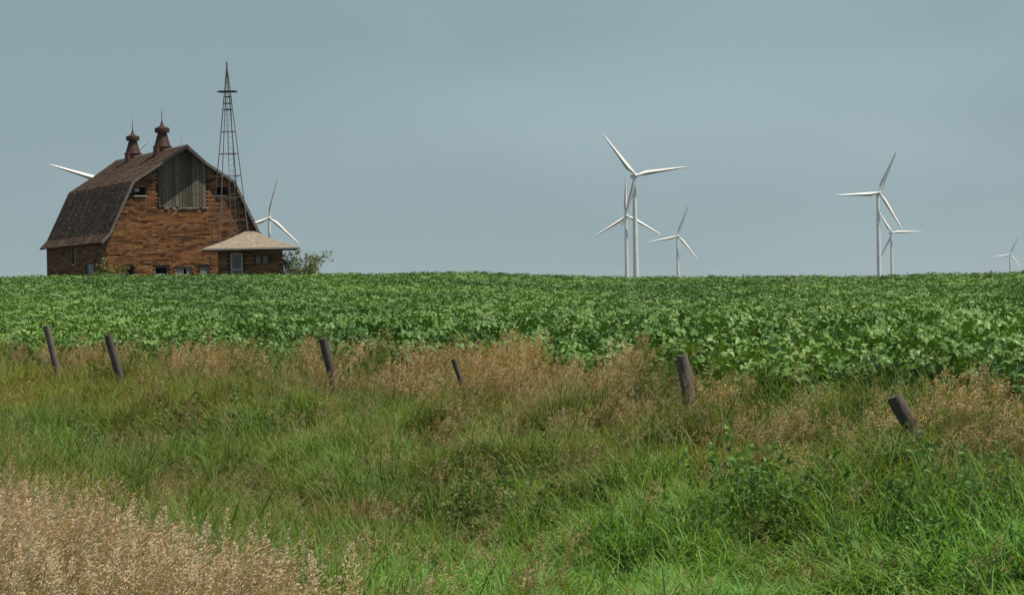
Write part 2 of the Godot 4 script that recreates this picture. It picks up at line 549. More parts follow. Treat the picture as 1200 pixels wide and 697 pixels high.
func build_barn() -> void:
	barn_ground = 1.05
	var g := barn_ground
	var b := thing("brick_barn", at(-22.904, g, 180.0), BARN_YAW)
	tag(b, "old orange brick barn with gambrel roof, hay hood and boarded hay door", "barn")
	# heights below are local: rel - g
	var front := func(u: float, y: float, out: float) -> Vector3: return Vector3(u, y, WALL_Z + out)
	var left := func(z: float, y: float, out: float) -> Vector3: return Vector3(-HALF - out, y, WALL_Z - z)
	var basis_front := Basis()
	var basis_left := Basis(Vector3.UP, PI * 0.5)
	# openings: attic pair, four stable windows, the hay door
	var hay := Rect2(-1.78, 6.80 - g, 3.44, 3.5)
	var attic_a := Rect2(-3.5, 7.66 - g, 0.8, 0.52)
	var attic_b := Rect2(2.45, 7.66 - g, 0.8, 0.58)
	var stable := [Rect2(-4.2, 2.1 - g, 0.5, 0.58), Rect2(-2.14, 2.1 - g, 0.92, 0.56), Rect2(-0.66, 2.03 - g, 1.15, 0.55), Rect2(1.14, 2.06 - g, 0.62, 0.6)]
	var holes := [attic_a, attic_b] + stable
	var line := PackedVector2Array([Vector2(-HALF, -0.4), Vector2(HALF, -0.4)])
	for u in [HALF, 5.45, 3.706, 1.7, 0.0, -1.7, -3.706, -5.45, -HALF]:
		line.push_back(Vector2(u, roof_y(u) - g - 0.14))
	var mb := MB.new()
	wall_sheet(mb, line, holes, front, 0.28)
	obj("gable_wall", mb, M.mortar, b)
	# side walls and rear wall
	var side_holes := [Rect2(8.85, 3.05 - g, 0.75, 1.2), Rect2(3.75, 2.16 - g, 2.0, 0.82)]
	var side_line := PackedVector2Array([Vector2(0.001, -0.4), Vector2(BARN_L - 0.8, -0.4), Vector2(BARN_L - 0.8, 4.62 - g), Vector2(0.001, 4.62 - g)])
	mb = MB.new()
	wall_sheet(mb, side_line, side_holes, left, 0.28)
	obj("side_wall", mb, M.mortar, b)
	mb = MB.new()
	mb.box(Vector3(HALF - 0.14, (4.62 - g - 0.4) * 0.5, WALL_Z - (BARN_L - 0.8) * 0.5 - 0.15), Vector3(0.28, 4.62 - g + 0.4, BARN_L - 1.1))
	obj("side_wall", mb, M.mortar, b)
	mb = MB.new()
	var back_poly := PackedVector3Array()
	for q in line: back_poly.push_back(Vector3(q.x, q.y, WALL_Z - BARN_L + 0.8))
	for i in range(1, back_poly.size() - 1):
		mb.tri(back_poly[0], back_poly[i], back_poly[i + 1], Color.WHITE)
		mb.tri(back_poly[0] + Vector3(0, 0, 0.28), back_poly[i] + Vector3(0, 0, 0.28), back_poly[i + 1] + Vector3(0, 0, 0.28), Color.WHITE)
	obj("rear_wall", mb, M.mortar, b)
	# clay blocks
	mb = MB.new()
	var gable_ok := func(u: float, y: float) -> bool:
		if y > roof_y(u) - g - 0.12: return false
		if hay.grow(-0.02).has_point(Vector2(u, y)): return false
		for r in holes:
			if r.grow(0.005).has_point(Vector2(u, y)): return false
		return true
	lay_blocks(mb, -HALF, HALF, -0.35, 10.1, front, gable_ok)
	tag(obj("clay_block", mb, M.block, b), "orange and dark clay blocks of the gable", "", "", "stuff")
	mb = MB.new()
	var side_ok := func(z: float, y: float) -> bool:
		for r in side_holes:
			if r.grow(0.005).has_point(Vector2(z, y)): return false
		return y < 4.62 - g
	lay_blocks(mb, 0.0, BARN_L - 0.8, -0.35, 4.62 - g, left, side_ok)
	tag(obj("clay_block", mb, M.block, b), "clay blocks of the long side wall", "", "", "stuff")
	# hay door: weathered upright planks, each its own piece
	var door := Node3D.new()
	door.name = "hay_door"
	door.set_meta("label", "weathered grey plank hay door under the hood")
	b.add_child(door)
	var x := hay.position.x
	while x < hay.end.x - 0.05:
		var w := minf(rng.randf_range(0.20, 0.30), hay.end.x - x)
		var bottom := hay.position.y + rng.randf_range(-0.03, 0.05)
		var k := rng.randf_range(0.6, 1.45)
		mb = MB.new()
		var top_l := minf(roof_y(x) - g - 0.2, hay.end.y + 0.35)
		var top_r := minf(roof_y(x + w) - g - 0.2, hay.end.y + 0.35)
		var z := WALL_Z + 0.03 + rng.randf_range(0.0, 0.012)
		mb.plate(PackedVector3Array([Vector3(x + 0.014, bottom, z), Vector3(x + w - 0.014, bottom, z), Vector3(x + w - 0.014, top_r, z), Vector3(x + 0.014, top_l, z)]), Vector3(0, 0, 0.03), Color(0.235 * k, 0.215 * k, 0.165 * k))
		obj("plank", mb, M.board, door)
		x += w
	# ragged pale ledge under the planks
	x = hay.position.x + 0.4
	while x < hay.end.x + 0.05:
		var w := rng.randf_range(0.25, 0.55)
		mb = MB.new()
		mb.box(Vector3(x + w * 0.5, hay.position.y - 0.05, WALL_Z + 0.06), Vector3(w - 0.03, rng.randf_range(0.05, 0.085), 0.1), Color.WHITE)
		obj("ledge_piece", mb, M.white_paint, door)
		x += w + (0.2 if rng.randf() < 0.25 else 0.0)
	# windows
	window_in(b, attic_a, front, basis_front, {"frame": false, "panes": [[0.02, 0.46, 0.5, 1.0, M.painted_sky_pane]]})  # pale board painted as the patch of bright sky in this opening
	window_in(b, attic_b, front, basis_front, {"frame": false, "sill_mat": M.trim})
	window_in(b, stable[0], front, basis_front, {"frame": false})
	window_in(b, stable[1], front, basis_front, {"frame_mat": M.white_paint, "frame_width": 0.045})
	window_in(b, stable[2], front, basis_front, {"frame_mat": M.white_paint, "bars": 3, "panes": [[0.05, 0.27, 0.1, 0.9, M.dusty_glass], [0.27, 0.5, 0.1, 0.9, M.dusty_glass], [0.73, 0.95, 0.1, 0.9, M.dusty_glass]]})
	window_in(b, stable[3], front, basis_front, {"frame_mat": M.trim, "panes": [[0.05, 0.95, 0.05, 0.95, M.dusty_glass]]})
	window_in(b, side_holes[0], left, basis_left, {"frame_mat": M.white_paint, "panes": [[0.05, 0.95, 0.05, 0.95, M.dusty_glass]]})
	window_in(b, side_holes[1], left, basis_left, {"frame_mat": M.white_paint, "bars": 1, "panes": [[0.05, 0.48, 0.05, 0.95, M.dusty_glass], [0.52, 0.95, 0.05, 0.95, M.dusty_glass]]})
	build_barn_roof(b, g)

func build_barn_roof(b: Node3D, g: float) -> void:
	var pts := [Vector2(0.0, 11.11 - g), Vector2(1.7, 9.93 - g), Vector2(3.706, 8.646 - g), Vector2(5.45, 5.02 - g), Vector2(6.05, 4.40 - g)]
	var zf := 0.0
	var zb := -BARN_L
	var roof := Node3D.new()
	roof.name = "roof"
	roof.set_meta("label", "weathered brown shingle gambrel roof with flared eaves")
	b.add_child(roof)
	for s in [-1.0, 1.0]:
		var deck := MB.new()
		var sh := MB.new()
		for i in pts.size() - 1:
			var p := Vector3(pts[i].x * s, pts[i].y, 0)
			var q := Vector3(pts[i + 1].x * s, pts[i + 1].y, 0)
			var down := (q - p).normalized()
			var up := Vector3(absf(down.y) * s, absf(down.x), 0).normalized()
			deck.plate(PackedVector3Array([p + Vector3(0, 0, zf - 0.02), q + Vector3(0, 0, zf - 0.02), q + Vector3(0, 0, zb), p + Vector3(0, 0, zb)]), -up * 0.09)
			# barge boards along both gable edges
			for ze in [zf, zb]:
				var trim := MB.new()
				trim.plate(PackedVector3Array([p + up * 0.03 + Vector3(0, 0, ze), q + up * 0.03 + Vector3(0, 0, ze), q - up * 0.16 + Vector3(0, 0, ze), p - up * 0.16 + Vector3(0, 0, ze)]), Vector3(0, 0, 0.035 if ze == zf else -0.035))
				obj("barge_board", trim, M.trim, roof)
			# shingles, course by course from the eave up, the butt of each one proud
			var length := (q - p).length()
			var lower := i >= 2
			var rows := int(ceil(length / 0.21))
			for r in rows:
				var a0 := length - r * (length / rows)
				var a1 := maxf(a0 - length / rows - 0.03, 0.0)
				var z := zf + 0.01
				while z > zb:
					var w := rng.randf_range(0.18, 0.40)
					var z2 := maxf(z - w, zb)
					var streak := fposmod(z * 0.9 + 1.3, 6.0)
					var missing := rng.randf() < (0.035 if lower else 0.008)
					var pale := lower and i == 2 and ((streak < 0.6 and rng.randf() < 0.11) or rng.randf() < 0.010)
					var k := rng.randf_range(0.65, 1.3)
					var col := Color(0.165, 0.112, 0.082)
					# weather streaks that run down the slope
					var run := tone.get_noise_2d(z * 4.0 + i * 31.0, r * 0.25)
					col = col.lerp(Color(0.27, 0.20, 0.155), clampf(0.15 + run * 1.5, 0.0, 0.8))
					col = Color(col.r * k, col.g * k, col.b * k)
					if pale: col = Color(0.27, 0.24, 0.21)
					if not missing:
						var lift := rng.randf_range(0.018, 0.035) + (0.02 if rng.randf() < 0.05 else 0.0)
						var A := p + down * a0 + up * lift
						var B := p + down * a1 + up * 0.006
						var z3 := z2 + 0.008
						var cA := A + Vector3(0, 0, z)
						var cB := A + Vector3(0, 0, z3)
						var cC := B + Vector3(0, 0, z3)
						var cD := B + Vector3(0, 0, z)
						var inside := p + down * (a0 + a1) * 0.5 - up * 0.5 + Vector3(0, 0, (z + z2) * 0.5)
						sh.quad_out(cA, cB, cC, cD, inside, col)
						sh.quad_out(cA, cB, cB - up * (lift - 0.002), cA - up * (lift - 0.002), inside - down * 0.2, col)
						sh.tri(cA, cD, cA - up * (lift - 0.002), col)
						sh.tri(cB, cC, cB - up * (lift - 0.002), col)
					z = z2
		# hay hood: the ridge runs out over the hay door
		var h0 := Vector3(1.56 * s, lerpf(11.11, 9.93, 1.56 / 1.7) - g, 0.0)
		var ridge := Vector3(0, 11.11 - g, 0.0)
		var tip := Vector3(0, 11.11 - g, 0.886)
		var hu := Vector3(0.57 * s, 0.82, 0)
		deck.plate(PackedVector3Array([h0, ridge, tip]), -hu * 0.09)
		sh.plate(PackedVector3Array([h0 + hu * 0.03 + Vector3(0, 0, -0.02), ridge + hu * 0.03 + Vector3(0, 0, -0.02), tip + hu * 0.03, h0 + hu * 0.03]), -hu * 0.028, Color(0.13, 0.1, 0.08))
		var hood_trim := MB.new()
		hood_trim.plate(PackedVector3Array([h0 + hu * 0.04, tip + hu * 0.04, tip - hu * 0.17, h0 - hu * 0.17]), Vector3(0.01 * s, 0, 0.035))
		obj("deck", deck, M.roof_deck, roof)
		obj("barge_board", hood_trim, M.trim, roof)
		tag(obj("shingle", sh, M.shingle, roof), "worn brown wood shingles", "", "", "stuff")
	# ridge caps
	var cap := MB.new()
	cap.plate(PackedVector3Array([Vector3(-0.16, 11.02 - g, 0.9), Vector3(0, 11.16 - g, 0.9), Vector3(0, 11.16 - g, zb), Vector3(-0.16, 11.02 - g, zb)]), Vector3(0, 0.02, 0), Color(0.75, 0.7, 0.65))
	cap.plate(PackedVector3Array([Vector3(0.16, 11.02 - g, 0.9), Vector3(0.002, 11.16 - g, 0.9), Vector3(0.002, 11.16 - g, zb), Vector3(0.16, 11.02 - g, zb)]), Vector3(0, 0.02, 0), Color(0.75, 0.7, 0.65))
	obj("ridge_cap", cap, M.trim, roof)
	# two sheet metal ventilators astride the ridge
	for e in [[5.46, 0.97], [13.58, 0.92]]:
		var vt := Node3D.new()
		vt.name = "ventilator"
		vt.position = Vector3(0, 11.38 - g, -e[0])
		vt.scale = Vector3.ONE * e[1]
		vt.set_meta("label", "rusty brown metal roof ventilator with cone, drum cap and spire")
		b.add_child(vt, true)
		var m := MB.new()
		m.box(Vector3(0, -0.42, 0), Vector3(1.12, 0.8, 1.12))
		obj("base", m, M.rust_bright, vt)
		m = MB.new()
		m.lathe([Vector2(0.0, -0.02), Vector2(0.70, -0.02), Vector2(0.72, 0.02), Vector2(0.70, 0.06), Vector2(0.62, 0.08)], 20)
		obj("rim", m, M.rust, vt)
		m = MB.new()
		m.lathe([Vector2(0.62, 0.06), Vector2(0.50, 0.45), Vector2(0.40, 0.82), Vector2(0.34, 1.04), Vector2(0.34, 1.10)], 20)
		obj("cone", m, M.rust, vt)
		m = MB.new()
		m.lathe([Vector2(0.0, 1.07), Vector2(0.52, 1.07), Vector2(0.55, 1.10), Vector2(0.55, 1.38), Vector2(0.52, 1.42), Vector2(0.30, 1.49), Vector2(0.16, 1.60), Vector2(0.10, 1.74), Vector2(0.06, 1.86), Vector2(0.0, 1.9)], 20)
		obj("drum_cap", m, M.rust, vt)
		m = MB.new()
		m.lathe([Vector2(0.075, 1.8), Vector2(0.03, 2.05), Vector2(0.018, 2.25), Vector2(0.06, 2.30), Vector2(0.018, 2.36), Vector2(0.012, 2.85), Vector2(0.0, 2.9)], 8)
		m.bar(Vector3(-0.12, 2.45, 0), Vector3(0.12, 2.45, 0), 0.02)
		obj("spire", m, M.rust, vt)
	# lightning rod
	var rod := MB.new()
	rod.tube(PackedVector3Array([Vector3(0, 11.1 - g, -0.7), Vector3(0.05, 11.75 - g, -0.7)]), PackedFloat32Array([0.018, 0.012]), 5)
	obj("lightning_rod", rod, M.steel, b)

# ---------------------------------------------------------------- pump house
func build_pump_house() -> void:
	var g := land(-17.16, 168.1)
	var s := thing("brick_pump_house", at(-17.16, g, 168.1), 0.12)
	tag(s, "small dark brick pump house with pale hipped roof beside the barn", "shed")
	var hw := 2.07
	var hd := 2.02
	var eave := 3.52 - g
	var front := func(u: float, y: float, out: float) -> Vector3: return Vector3(u, y, hd + out)
	var left := func(z: float, y: float, out: float) -> Vector3: return Vector3(-hw - out, y, hd - z)
	var door := Rect2(-1.32, 0.02, 0.81, 3.23 - g)
	var win_a := Rect2(0.31, 2.52 - g, 0.35, 0.53)
	var win_b := Rect2(0.77, 2.52 - g, 0.35, 0.53)
	var holes := [door, win_a, win_b]
	var mb := MB.new()
	wall_sheet(mb, PackedVector2Array([Vector2(-hw, -0.3), Vector2(hw, -0.3), Vector2(hw, eave), Vector2(-hw, eave)]), holes, front, 0.22)
	obj("front_wall", mb, M.mortar, s)
	mb = MB.new()
	for sx in [-1.0, 1.0]:
		mb = MB.new()
		mb.box(Vector3(sx * (hw - 0.11), (eave - 0.3) * 0.5, -0.115), Vector3(0.22, eave + 0.3, hd * 2.0 - 0.23))
		obj("side_wall", mb, M.mortar, s)
	mb = MB.new()
	mb.box(Vector3(0, (eave - 0.3) * 0.5, -hd + 0.11), Vector3(hw * 2.0 - 0.46, eave + 0.3, 0.21))
	obj("rear_wall", mb, M.mortar, s)
	mb = MB.new()
	lay_blocks(mb, -hw, hw, -0.3, eave, front, func(u: float, y: float) -> bool:
		for r in holes:
			if r.grow(0.005).has_point(Vector2(u, y)): return false
		return true)
	tag(obj("clay_block", mb, M.block, s), "clay blocks of the front wall", "", "", "stuff")
	mb = MB.new()
	lay_blocks(mb, 0.0, hd * 2.0, -0.3, eave, left, func(_u: float, _y: float) -> bool: return true)
	tag(obj("clay_block", mb, M.block, s), "clay blocks of the side wall", "", "", "stuff")
	# hipped roof with a short ridge
	var ey := eave + 0.02
	var ow := 3.1
	var od := 2.98
	var ry := 4.68 - g
	var e := [Vector3(-ow, ey, od), Vector3(ow, ey, od), Vector3(ow, ey, -od), Vector3(-ow, ey, -od)]
	var r0 := Vector3(-0.33, ry, 0)
	var r1 := Vector3(0.33, ry, 0)
	mb = MB.new()
	var inside := Vector3(0, ey, 0)
	# each slope sags a little between eave and ridge, as felt over old boards does
	var slopes := [[e[0], e[1], r1, r0], [e[2], e[3], r0, r1], [e[1], e[2], r1, r1], [e[3], e[0], r0, r0]]
	for sl in slopes:
		var n := 12
		var hgt := 7
		for i in n:
			for j in hgt:
				var f := func(a: float, t: float) -> Vector3:
					var lo: Vector3 = sl[0].lerp(sl[1], a)
					var hi: Vector3 = sl[3].lerp(sl[2], a)
					var q := lo.lerp(hi, t)
					q.y -= 0.07 * sin(PI * t) + 0.012 * sin(a * 19.0 + sl[0].x * 3.0) * sin(PI * t) * sin(PI * a)
					return q
				var k := 1.0 + 0.06 * sin(float(i * 7 + j * 3))
				mb.quad_out(f.call(float(i) / n, float(j) / hgt), f.call(float(i + 1) / n, float(j) / hgt), f.call(float(i + 1) / n, float(j + 1) / hgt), f.call(float(i) / n, float(j + 1) / hgt), inside, Color(k, k, k))
	obj("roof", mb, M.shed_roof, s)
	mb = MB.new()
	for k in 4:
		var a: Vector3 = e[k]
		var c: Vector3 = e[(k + 1) % 4]
		mb.bar(a + Vector3(0, -0.05, 0), c + Vector3(0, -0.05, 0), 0.05, Color.WHITE, 0.1)
	obj("fascia", mb, M.white_paint, s)
	mb = MB.new()
	mb.quad(e[0] - Vector3(0, 0.03, 0), e[1] - Vector3(0, 0.03, 0), e[2] - Vector3(0, 0.03, 0), e[3] - Vector3(0, 0.03, 0), Color.WHITE)
	obj("soffit", mb, M.trim, s)
	# door: pale frame, glazed upper half
	var d := Node3D.new()
	d.name = "door"
	d.set_meta("label", "pale framed door with a tall glazed upper panel")
	s.add_child(d)
	var c := door.get_center()
	mb = MB.new()
	for sx in [-1.0, 1.0]:
		mb.box(Vector3(c.x + sx * (door.size.x * 0.5 - 0.06), c.y, hd - 0.03), Vector3(0.11, door.size.y - 0.01, 0.09))
	mb.box(Vector3(c.x, door.end.y - 0.07, hd - 0.028), Vector3(door.size.x - 0.24, 0.12, 0.085))
	mb.box(Vector3(c.x, door.position.y + 0.98, hd - 0.028), Vector3(door.size.x - 0.24, 0.13, 0.085))
	obj("frame", mb, M.white_paint, d)
	mb = MB.new()
	mb.box(Vector3(c.x, door.position.y + 0.47, hd - 0.05), Vector3(door.size.x - 0.24, 0.88, 0.04), Color(0.4, 0.42, 0.42))
	obj("lower_panel", mb, M.white_paint, d)
	mb = MB.new()
	mb.box(Vector3(c.x, (door.position.y + 1.05 + door.end.y - 0.14) * 0.5, hd - 0.055), Vector3(door.size.x - 0.24, door.size.y - 1.2, 0.012))
	obj("pane", mb, M.glass, d)
	for w in [win_a, win_b]:
		window_in(s, w, front, Basis(), {"frame_width": 0.05, "sill": false, "panes": [[0.1, 0.9, 0.1, 0.9, M.dusty_glass]]})

# ---------------------------------------------------------------- windmill tower without its wheel
func build_windmill_tower() -> void:
	var gx := -18.87
	var gd := 172.0
	var g := land(gx, gd)
	var t := thing("windmill_tower", at(gx, g, gd))
	tag(t, "tall rusty lattice windmill tower without a wheel, ladder and platform", "windmill tower")
	var top := 16.2 - g
	var R := 1.85
	var corner := func(k: int, y: float) -> Vector3:
		var r := R * (top - y) / top
		var a := deg_to_rad(-23.4 + 90.0 * k)
		return Vector3(r * cos(a), y, -r * sin(a))
	for k in 4:
		var m := MB.new()
		var a: Vector3 = corner.call(k, -0.1)
		var c: Vector3 = corner.call(k, top - 0.2)
		# an angle iron: two thin flanges
		var dirv := (c - a).normalized()
		var rad := Vector3(a.x, 0, a.z).normalized()
		var f1 := (rad.rotated(Vector3.UP, PI * 0.75)).normalized()
		var f2 := (rad.rotated(Vector3.UP, -PI * 0.75)).normalized()
		for f in [f1, f2]:
			var nn: Vector3 = f.cross(dirv).normalized() * 0.012
			m.plate(PackedVector3Array([a, a + f * 0.065, c + f * 0.04, c]), nn)
		obj("leg", m, M.steel, t)
	for rel in [13.87, 13.42, 12.99, 11.51, 10.03, 8.54, 7.09, 5.58, 4.1, 2.6]:
		for k in 4:
			var m := MB.new()
			m.bar(corner.call(k, rel - g), corner.call((k + 1) % 4, rel - g), 0.03, Color.WHITE, 0.04)
			obj("girt", m, M.steel, t)
	# short ties near the tip
	for rel in [14.45, 14.8, 15.1, 15.5]:
		var m := MB.new()
		m.bar(corner.call(3, rel - g), corner.call(0, rel - g), 0.03)
		obj("girt", m, M.steel, t)
	var m := MB.new()
	m.lathe([Vector2(0.0, top - 0.9), Vector2(0.05, top - 0.9), Vector2(0.05, top), Vector2(0.0, top + 0.02)], 8)
	obj("mast_pipe", m, M.steel, t)
	# work platform: boards on two bearers
	var py := 14.21 - g
	for k in 5:
		var bm := MB.new()
		bm.box(Vector3(0, py, -0.5 + k * 0.25), Vector3(1.36 - absf(k - 2.0) * 0.12, 0.045, 0.22), Color(0.12, 0.11, 0.10))
		obj("platform_board", bm, M.board, t)
	# ladder on the near face
	var lad := func(y: float, side: float) -> Vector3:
		var a: Vector3 = corner.call(0, y)
		var c: Vector3 = corner.call(3, y)
		var along := (a - c).normalized()
		return (a + c) * 0.5 + along * side * 0.17 + Vector3(0, 0, 0.03)
	for side in [-1.0, 1.0]:
		var rm := MB.new()
		rm.bar(lad.call(0.2, side), lad.call(py - 0.1, side), 0.025)
		obj("ladder_rail", rm, M.steel, t)
	var y := 0.5
	while y < py - 0.2:
		var rm := MB.new()
		rm.bar(lad.call(y, -1.0), lad.call(y, 1.0), 0.022)
		obj("ladder_rung", rm, M.steel, t)
		y += 0.38
	# pump rod
	m = MB.new()
	m.tube(PackedVector3Array([Vector3(0, 0, 0), Vector3(0, top - 0.9, 0)]), PackedFloat32Array([0.015, 0.015]), 5)
	obj("pump_rod", m, M.steel, t)

# ---------------------------------------------------------------- wind turbines
func blade_mesh() -> ArrayMesh:
	var m := MB.new()
	var list := []
	# share of length, chord, thickness, twist
	for e in [[0.02, 1.8, 1.8, 0.0], [0.06, 1.8, 1.75, 0.1], [0.11, 2.2, 1.3, 0.3], [0.17, 2.9, 0.95, 0.30], [0.23, 3.1, 0.75, 0.26], [0.35, 2.65, 0.52, 0.18], [0.5, 2.1, 0.38, 0.10], [0.65, 1.65, 0.28, 0.05], [0.8, 1.25, 0.2, 0.02], [0.92, 0.9, 0.13, 0.0], [0.98, 0.5, 0.07, 0.0], [1.0, 0.08, 0.03, 0.0]]:
		var ring := PackedVector3Array()
		var n := 14
		for j in n:
			var a := TAU * j / n
			var cx := cos(a)
			var sy := sin(a)
			var sharp := clampf((e[0] - 0.06) * 8.0, 0.0, 1.0)
			var px: float = e[1] * 1.18 * (cx * 0.5 + sharp * 0.2)          # the trailing edge lies further from the axis
			var th: float = e[2] * 0.5 * sy * lerpf(1.0, 0.55 + 0.45 * (-cx), sharp)
			var q := Vector2(px, th).rotated(-e[3])
			ring.push_back(Vector3(-q.x, e[0] * 38.5, q.y))
		list.append(ring)
	m.rings(list)
	return m.mesh(M.turbine)

func build_turbines() -> void:
	var blade := blade_mesh()
	# hub pixel, depth, blade angles in degrees from the right, anticlockwise, yaw, label
	var T := [
		[Vector2(745, 206), 1833.0, [128.0, 8.5, 253.5], 0.20, "tallest white wind turbine of the group of three beyond the field"],
		[Vector2(734.5, 253.2), 2450.0, [90.0, 211.0, 330.5], 0.16, "white wind turbine close behind the tallest one, a blade straight up"],
		[Vector2(794.7, 277), 3120.0, [69.5, 190.0, 309.5], 0.14, "smallest white wind turbine of the group of three beyond the field"],
		[Vector2(1031, 226.4), 2190.0, [65.3, 182.0, 302.0], 0.20, "larger white wind turbine of the overlapping pair beyond the field"],
		[Vector2(1046, 273), 3200.0, [0.5, 121.5, 242.0], 0.14, "smaller white wind turbine partly behind a larger turbine's tower"],
		[Vector2(1184.7, 298.7), 5300.0, [64.0, 186.0, 308.0], 0.12, "tiny faraway white wind turbine standing alone beyond the field"],
		[Vector2(315.3, 255.7), 2450.0, [77.0, 317.5, 198.0], 0.16, "white wind turbine showing beside the barn above the pump house roof"],
		[Vector2(124, 212), 1690.0, [163.0, 42.5, 283.0], 0.16, "white wind turbine hidden behind the barn, only blades showing past the roof"],
	]
	for e in T:
		var depth: float = e[1]
		var hub := from_pixel(e[0].x, e[0].y, depth)
		var yaw: float = e[3]
		var axis := Vector3(sin(yaw), 0, cos(yaw))
		var root_at := hub - axis * 4.2
		var ground := EYE + land(root_at.x, -root_at.z)
		var t := thing("wind_turbine", Vector3(root_at.x, ground, root_at.z), yaw)
		tag(t, e[4], "wind turbine", "wind turbines beyond the field")
		var hy := hub.y - ground
		var m := MB.new()
		var prof := []
		for k in 13:
			var f := k / 12.0
			prof.append(Vector2(lerpf(2.15, 1.28, pow(f, 1.1)), lerpf(-1.5, hy - 1.9, f)))
		m.lathe(prof, 24)
		obj("tower", m, M.turbine, t)
		for f in [0.33, 0.68]:
			var jm := MB.new()
			var r := lerpf(2.15, 1.28, pow(f, 1.1)) + 0.03
			var jy := lerpf(-1.5, hy - 1.9, f)
			jm.lathe([Vector2(r - 0.05, jy - 0.12), Vector2(r, jy - 0.12), Vector2(r, jy + 0.12), Vector2(r - 0.05, jy + 0.12)], 24)
			obj("flange", jm, M.joint, t)
		m = MB.new()
		var list := []
		for q in [[-5.6, 1.25, 1.3], [-5.3, 1.55, 1.6], [0.0, 1.75, 1.85], [2.0, 1.7, 1.8], [2.6, 1.35, 1.4]]:
			var ring := PackedVector3Array()
			for j in 16:
				var a := TAU * j / 16.0
				var cx := signf(cos(a)) * pow(absf(cos(a)), 0.45)
				var sy := signf(sin(a)) * pow(absf(sin(a)), 0.45)
				ring.push_back(Vector3(cx * q[1], hy + sy * q[2], q[0]))
			list.append(ring)
		m.rings(list)
		m.box(Vector3(0.5, hy + 2.2, -4.6), Vector3(0.12, 1.2, 0.12))
		obj("nacelle", m, M.turbine, t)
		m = MB.new()
		list = []
		for q in [[2.55, 1.35], [3.2, 1.6], [4.4, 1.55], [5.2, 1.15], [5.7, 0.6], [5.85, 0.05]]:
			var ring := PackedVector3Array()
			for j in 16:
				var a := TAU * j / 16.0
				ring.push_back(Vector3(cos(a) * q[1], hy + sin(a) * q[1], q[0]))
			list.append(ring)
		m.rings(list)
		obj("hub", m, M.turbine, t)
		for ang in e[2]:
			var turn := Basis(Vector3(0, 0, 1), deg_to_rad(ang) - PI * 0.5)
			put("blade", blade, t, Transform3D(turn, Vector3(0, hy, 4.2)))

# ---------------------------------------------------------------- trees, shrubs, tall weeds
func leaf_quad(m: MB, c: Vector3, dirv: Vector3, up: Vector3, l: float, w: float, col: Color) -> void:
	var side := dirv.cross(up).normalized() * w * 0.5
	m.tri(c, c + dirv * l * 0.5 + side, c + dirv * l, col)
	m.tri(c, c + dirv * l, c + dirv * l * 0.5 - side, col)

func rand_dir() -> Vector3:
	return Vector3(rng.randfn(), rng.randfn(), rng.randfn()).normalized()

func shrub(called: String, label: String, category: String, base: Vector3, width: float, height: float, stems: int, leaves: int, leaf: float, col: Color, group := "") -> void:
	var o := thing(called, base)
	tag(o, label, category, group)
	var wood := MB.new()
	var crown := MB.new()
	var twigs: Array[Vector3] = []
	for s in stems:
		var az := TAU * (s + rng.randf() * 0.7) / stems
		var reach := width * 0.5 * rng.randf_range(0.35, 1.0)
		var h := height * rng.randf_range(0.65, 1.0) * (1.0 - 0.35 * reach / (width * 0.5))
		var path := PackedVector3Array()
		var radii := PackedFloat32Array()
		for k in 6:
			var t := k / 5.0
			path.push_back(Vector3(cos(az) * reach * pow(t, 1.4), h * t - (0.15 if k == 0 else 0.0), sin(az) * reach * pow(t, 1.4)) + rand_dir() * 0.05 * height * t)
			radii.push_back(lerpf(0.02, 0.005, t) * height)
		wood.tube(path, radii, 5)
		for k in range(2, 6):
			for b in 4:
				var a: Vector3 = path[k]
				var dv := (Vector3(cos(az), 0.4, sin(az)) * 0.5 + rand_dir()).normalized()
				var e := a + dv * height * rng.randf_range(0.10, 0.24)
				wood.tube(PackedVector3Array([a, e]), PackedFloat32Array([0.004 * height, 0.002 * height]), 4)
				twigs.append(e); twigs.append((a + e) * 0.5)
	for i in leaves:
		var c: Vector3 = twigs[rng.randi() % twigs.size()] + rand_dir() * height * 0.07 * rng.randf()
		if c.y < 0.05: c.y = 0.05 + rng.randf() * 0.2
		var dv := (rand_dir() + Vector3(0, -0.1, 0)).normalized()
		var k := rng.randf_range(0.65, 1.35)
		leaf_quad(crown, c, dv, rand_dir(), leaf * rng.randf_range(0.7, 1.3), leaf * 0.6, Color(col.r * k, col.g * k, col.b * k))
	obj("trunk", wood, M.bark, o)
	obj("crown", crown, M.leaf, o)

